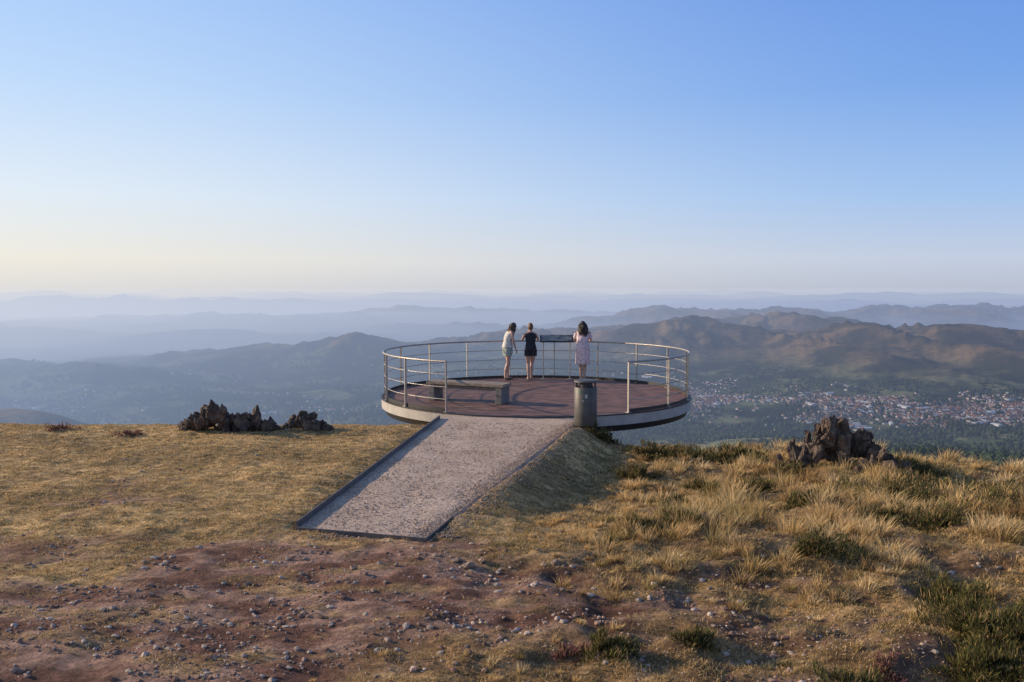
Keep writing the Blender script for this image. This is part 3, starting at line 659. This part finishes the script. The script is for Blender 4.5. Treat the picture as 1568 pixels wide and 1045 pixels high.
bm=bmesh.new(); box(bm,(0,.255,1.55),(.13,.05,.075)); bmesh.ops.create_cone(bm,cap_ends=True,segments=20,radius1=.03,radius2=.028,depth=.05,matrix=Matrix.Translation((0,.3,1.55))@Matrix.Rotation(math.pi/2,4,'X')); bm_obj('camera_in_hands',bm,M_black,e,bevel=.006)
loft('playsuit_top',[(0,.03,1.385,.10,.06),(0,.03,1.34,.158,.088),(0,.025,1.24,.155,.122),(0,.01,1.08,.13,.105),(0,0,.98,.155,.128),(0,0,.86,.178,.14)],M_black,e,fold=.03,seed=6)
for s in (-1,1): loft('playsuit_leg',[(s*.085,0,.88,.098,.115),(s*.082,0.01,.77,.098,.106),(s*.082,.012,.70,.1,.106)],M_black,e,fold=.06,seed=7)
e,ch=person('woman_standing',(1.99,23.98,DZ),math.radians(-4),1.0,(.01,.03,.055),
  ((-.165,.06,1.34),(-.225,.17,1.12),(-.13,.355,1.115)),((.165,.06,1.34),(.235,.17,1.12),(.14,.355,1.115)),((1,0,0),(-1,0,0),(0,0,-1)),legs(kneeL=(.02,.0),kneeR=(-.01,.04),fL=(.035,0),fR=(-.03,-.02)))
skinbody('body',ch,[M_skin,M_shoe],e)
hd=head(e,(0,.105,1.535),math.radians(8),math.radians(-12),M_skin); hair(hd,.33,.10,M_hair3,seed=9,gravity=(0,-.12,-1))
loft('dress',[(0,.055,1.385,.11,.075),(0,.05,1.34,.168,.10),(0,.035,1.22,.168,.135),(0,.01,1.05,.158,.13),(0,0,.92,.19,.155),(0,0,.75,.195,.165),(0,0,.45,.195,.17)],M_pink,e,fold=.14,seed=10)
for A in (((-.165,.06,1.34),(-.225,.17,1.12)),((.165,.06,1.34),(.235,.17,1.12))):
    a=Vector(A[0]);b_=Vector(A[1]); V,F=tube([a,a.lerp(b_,.3),a.lerp(b_,.65)],[.058,.064,.07],16); mesh_np('sleeve',V,F,M_pink,smooth=True,parent=e)
# ---------------------------------------------------------------- light
el=math.radians(18); az=math.radians(-74)
sd=Vector((math.sin(az)*math.cos(el),math.cos(az)*math.cos(el),math.sin(el)))
sl=bpy.data.lights.new('sun','SUN'); sl.energy=5; sl.angle=math.radians(.5); sl.color=(1,.82,.60)
so=bpy.data.objects.new('sun',sl); COL.objects.link(so); so.rotation_euler=sd.to_track_quat('Z','Y').to_euler(); so.location=(-30,10,20)
w=bpy.data.worlds.new('World'); scene.world=w; w.use_nodes=True; N=w.node_tree.nodes; L=w.node_tree.links
sky=N.new('ShaderNodeTexSky'); sky.sky_type='NISHITA'; sky.sun_disc=False; sky.sun_elevation=el; sky.sun_rotation=az%(2*math.pi); sky.altitude=900; sky.air_density=1.0; sky.dust_density=1.2; sky.ozone_density=2
tc=N.new('ShaderNodeTexCoord'); nm=N.new('ShaderNodeVectorMath'); nm.operation='NORMALIZE'; L.new(tc.outputs['Generated'],nm.inputs[0])
sp=N.new('ShaderNodeSeparateXYZ'); L.new(nm.outputs[0],sp.inputs[0])
def lin(c): return [((v/255+.055)/1.055)**2.4 if v>10 else v/3000 for v in c]
def ramp(stops):
    mr=N.new('ShaderNodeMapRange'); mr.inputs['From Min'].default_value=-.02; mr.inputs['From Max'].default_value=1; L.new(sp.outputs['Z'],mr.inputs['Value'])
    r=N.new('ShaderNodeValToRGB'); L.new(mr.outputs[0],r.inputs[0]); e=r.color_ramp.elements
    while len(e)<len(stops): e.new(.5)
    for q,(z,c) in zip(e,stops): q.position=(z+.02)/1.02; q.color=(*c,1)
    return r.outputs[0]
cl=ramp([(0,HL),(.03,lin((240,235,225))),(.10,lin((229,239,249))),(.21,lin((196,223,255))),(.33,lin((170,206,255))),(1,lin((70,95,145)))])
cr=ramp([(0,HR),(.03,lin((194,206,229))),(.10,lin((160,195,241))),(.21,lin((120,167,236))),(.33,lin((99,147,229))),(1,lin((52,75,125)))])
mz=N.new('ShaderNodeMapRange'); mz.interpolation_type='SMOOTHSTEP'; mz.inputs['From Min'].default_value=-.62; mz.inputs['From Max'].default_value=.62; L.new(sp.outputs['X'],mz.inputs['Value'])
mx=N.new('ShaderNodeMix'); mx.data_type='RGBA'; L.new(mz.outputs[0],mx.inputs['Factor']); L.new(cl,mx.inputs['A']); L.new(cr,mx.inputs['B'])
sc=N.new('ShaderNodeVectorMath'); sc.operation='SCALE'; sc.inputs['Scale'].default_value=1/.12; L.new(mx.outputs['Result'],sc.inputs[0])
m2=N.new('ShaderNodeMix'); m2.data_type='RGBA'; m2.inputs['Factor'].default_value=.92; L.new(sky.outputs[0],m2.inputs['A']); L.new(sc.outputs[0],m2.inputs['B'])
L.new(m2.outputs['Result'],N['Background'].inputs['Color']); N['Background'].inputs['Strength'].default_value=.12
# ---------------------------------------------------------------- camera
cam=bpy.data.cameras.new('camera'); co=bpy.data.objects.new('camera',cam); COL.objects.link(co)
cam.sensor_width=36; cam.lens=30; cam.clip_start=.1; cam.clip_end=200000
co.location=(0,0,2.65); co.rotation_euler=(math.radians(90-3.61),0,0); scene.camera=co
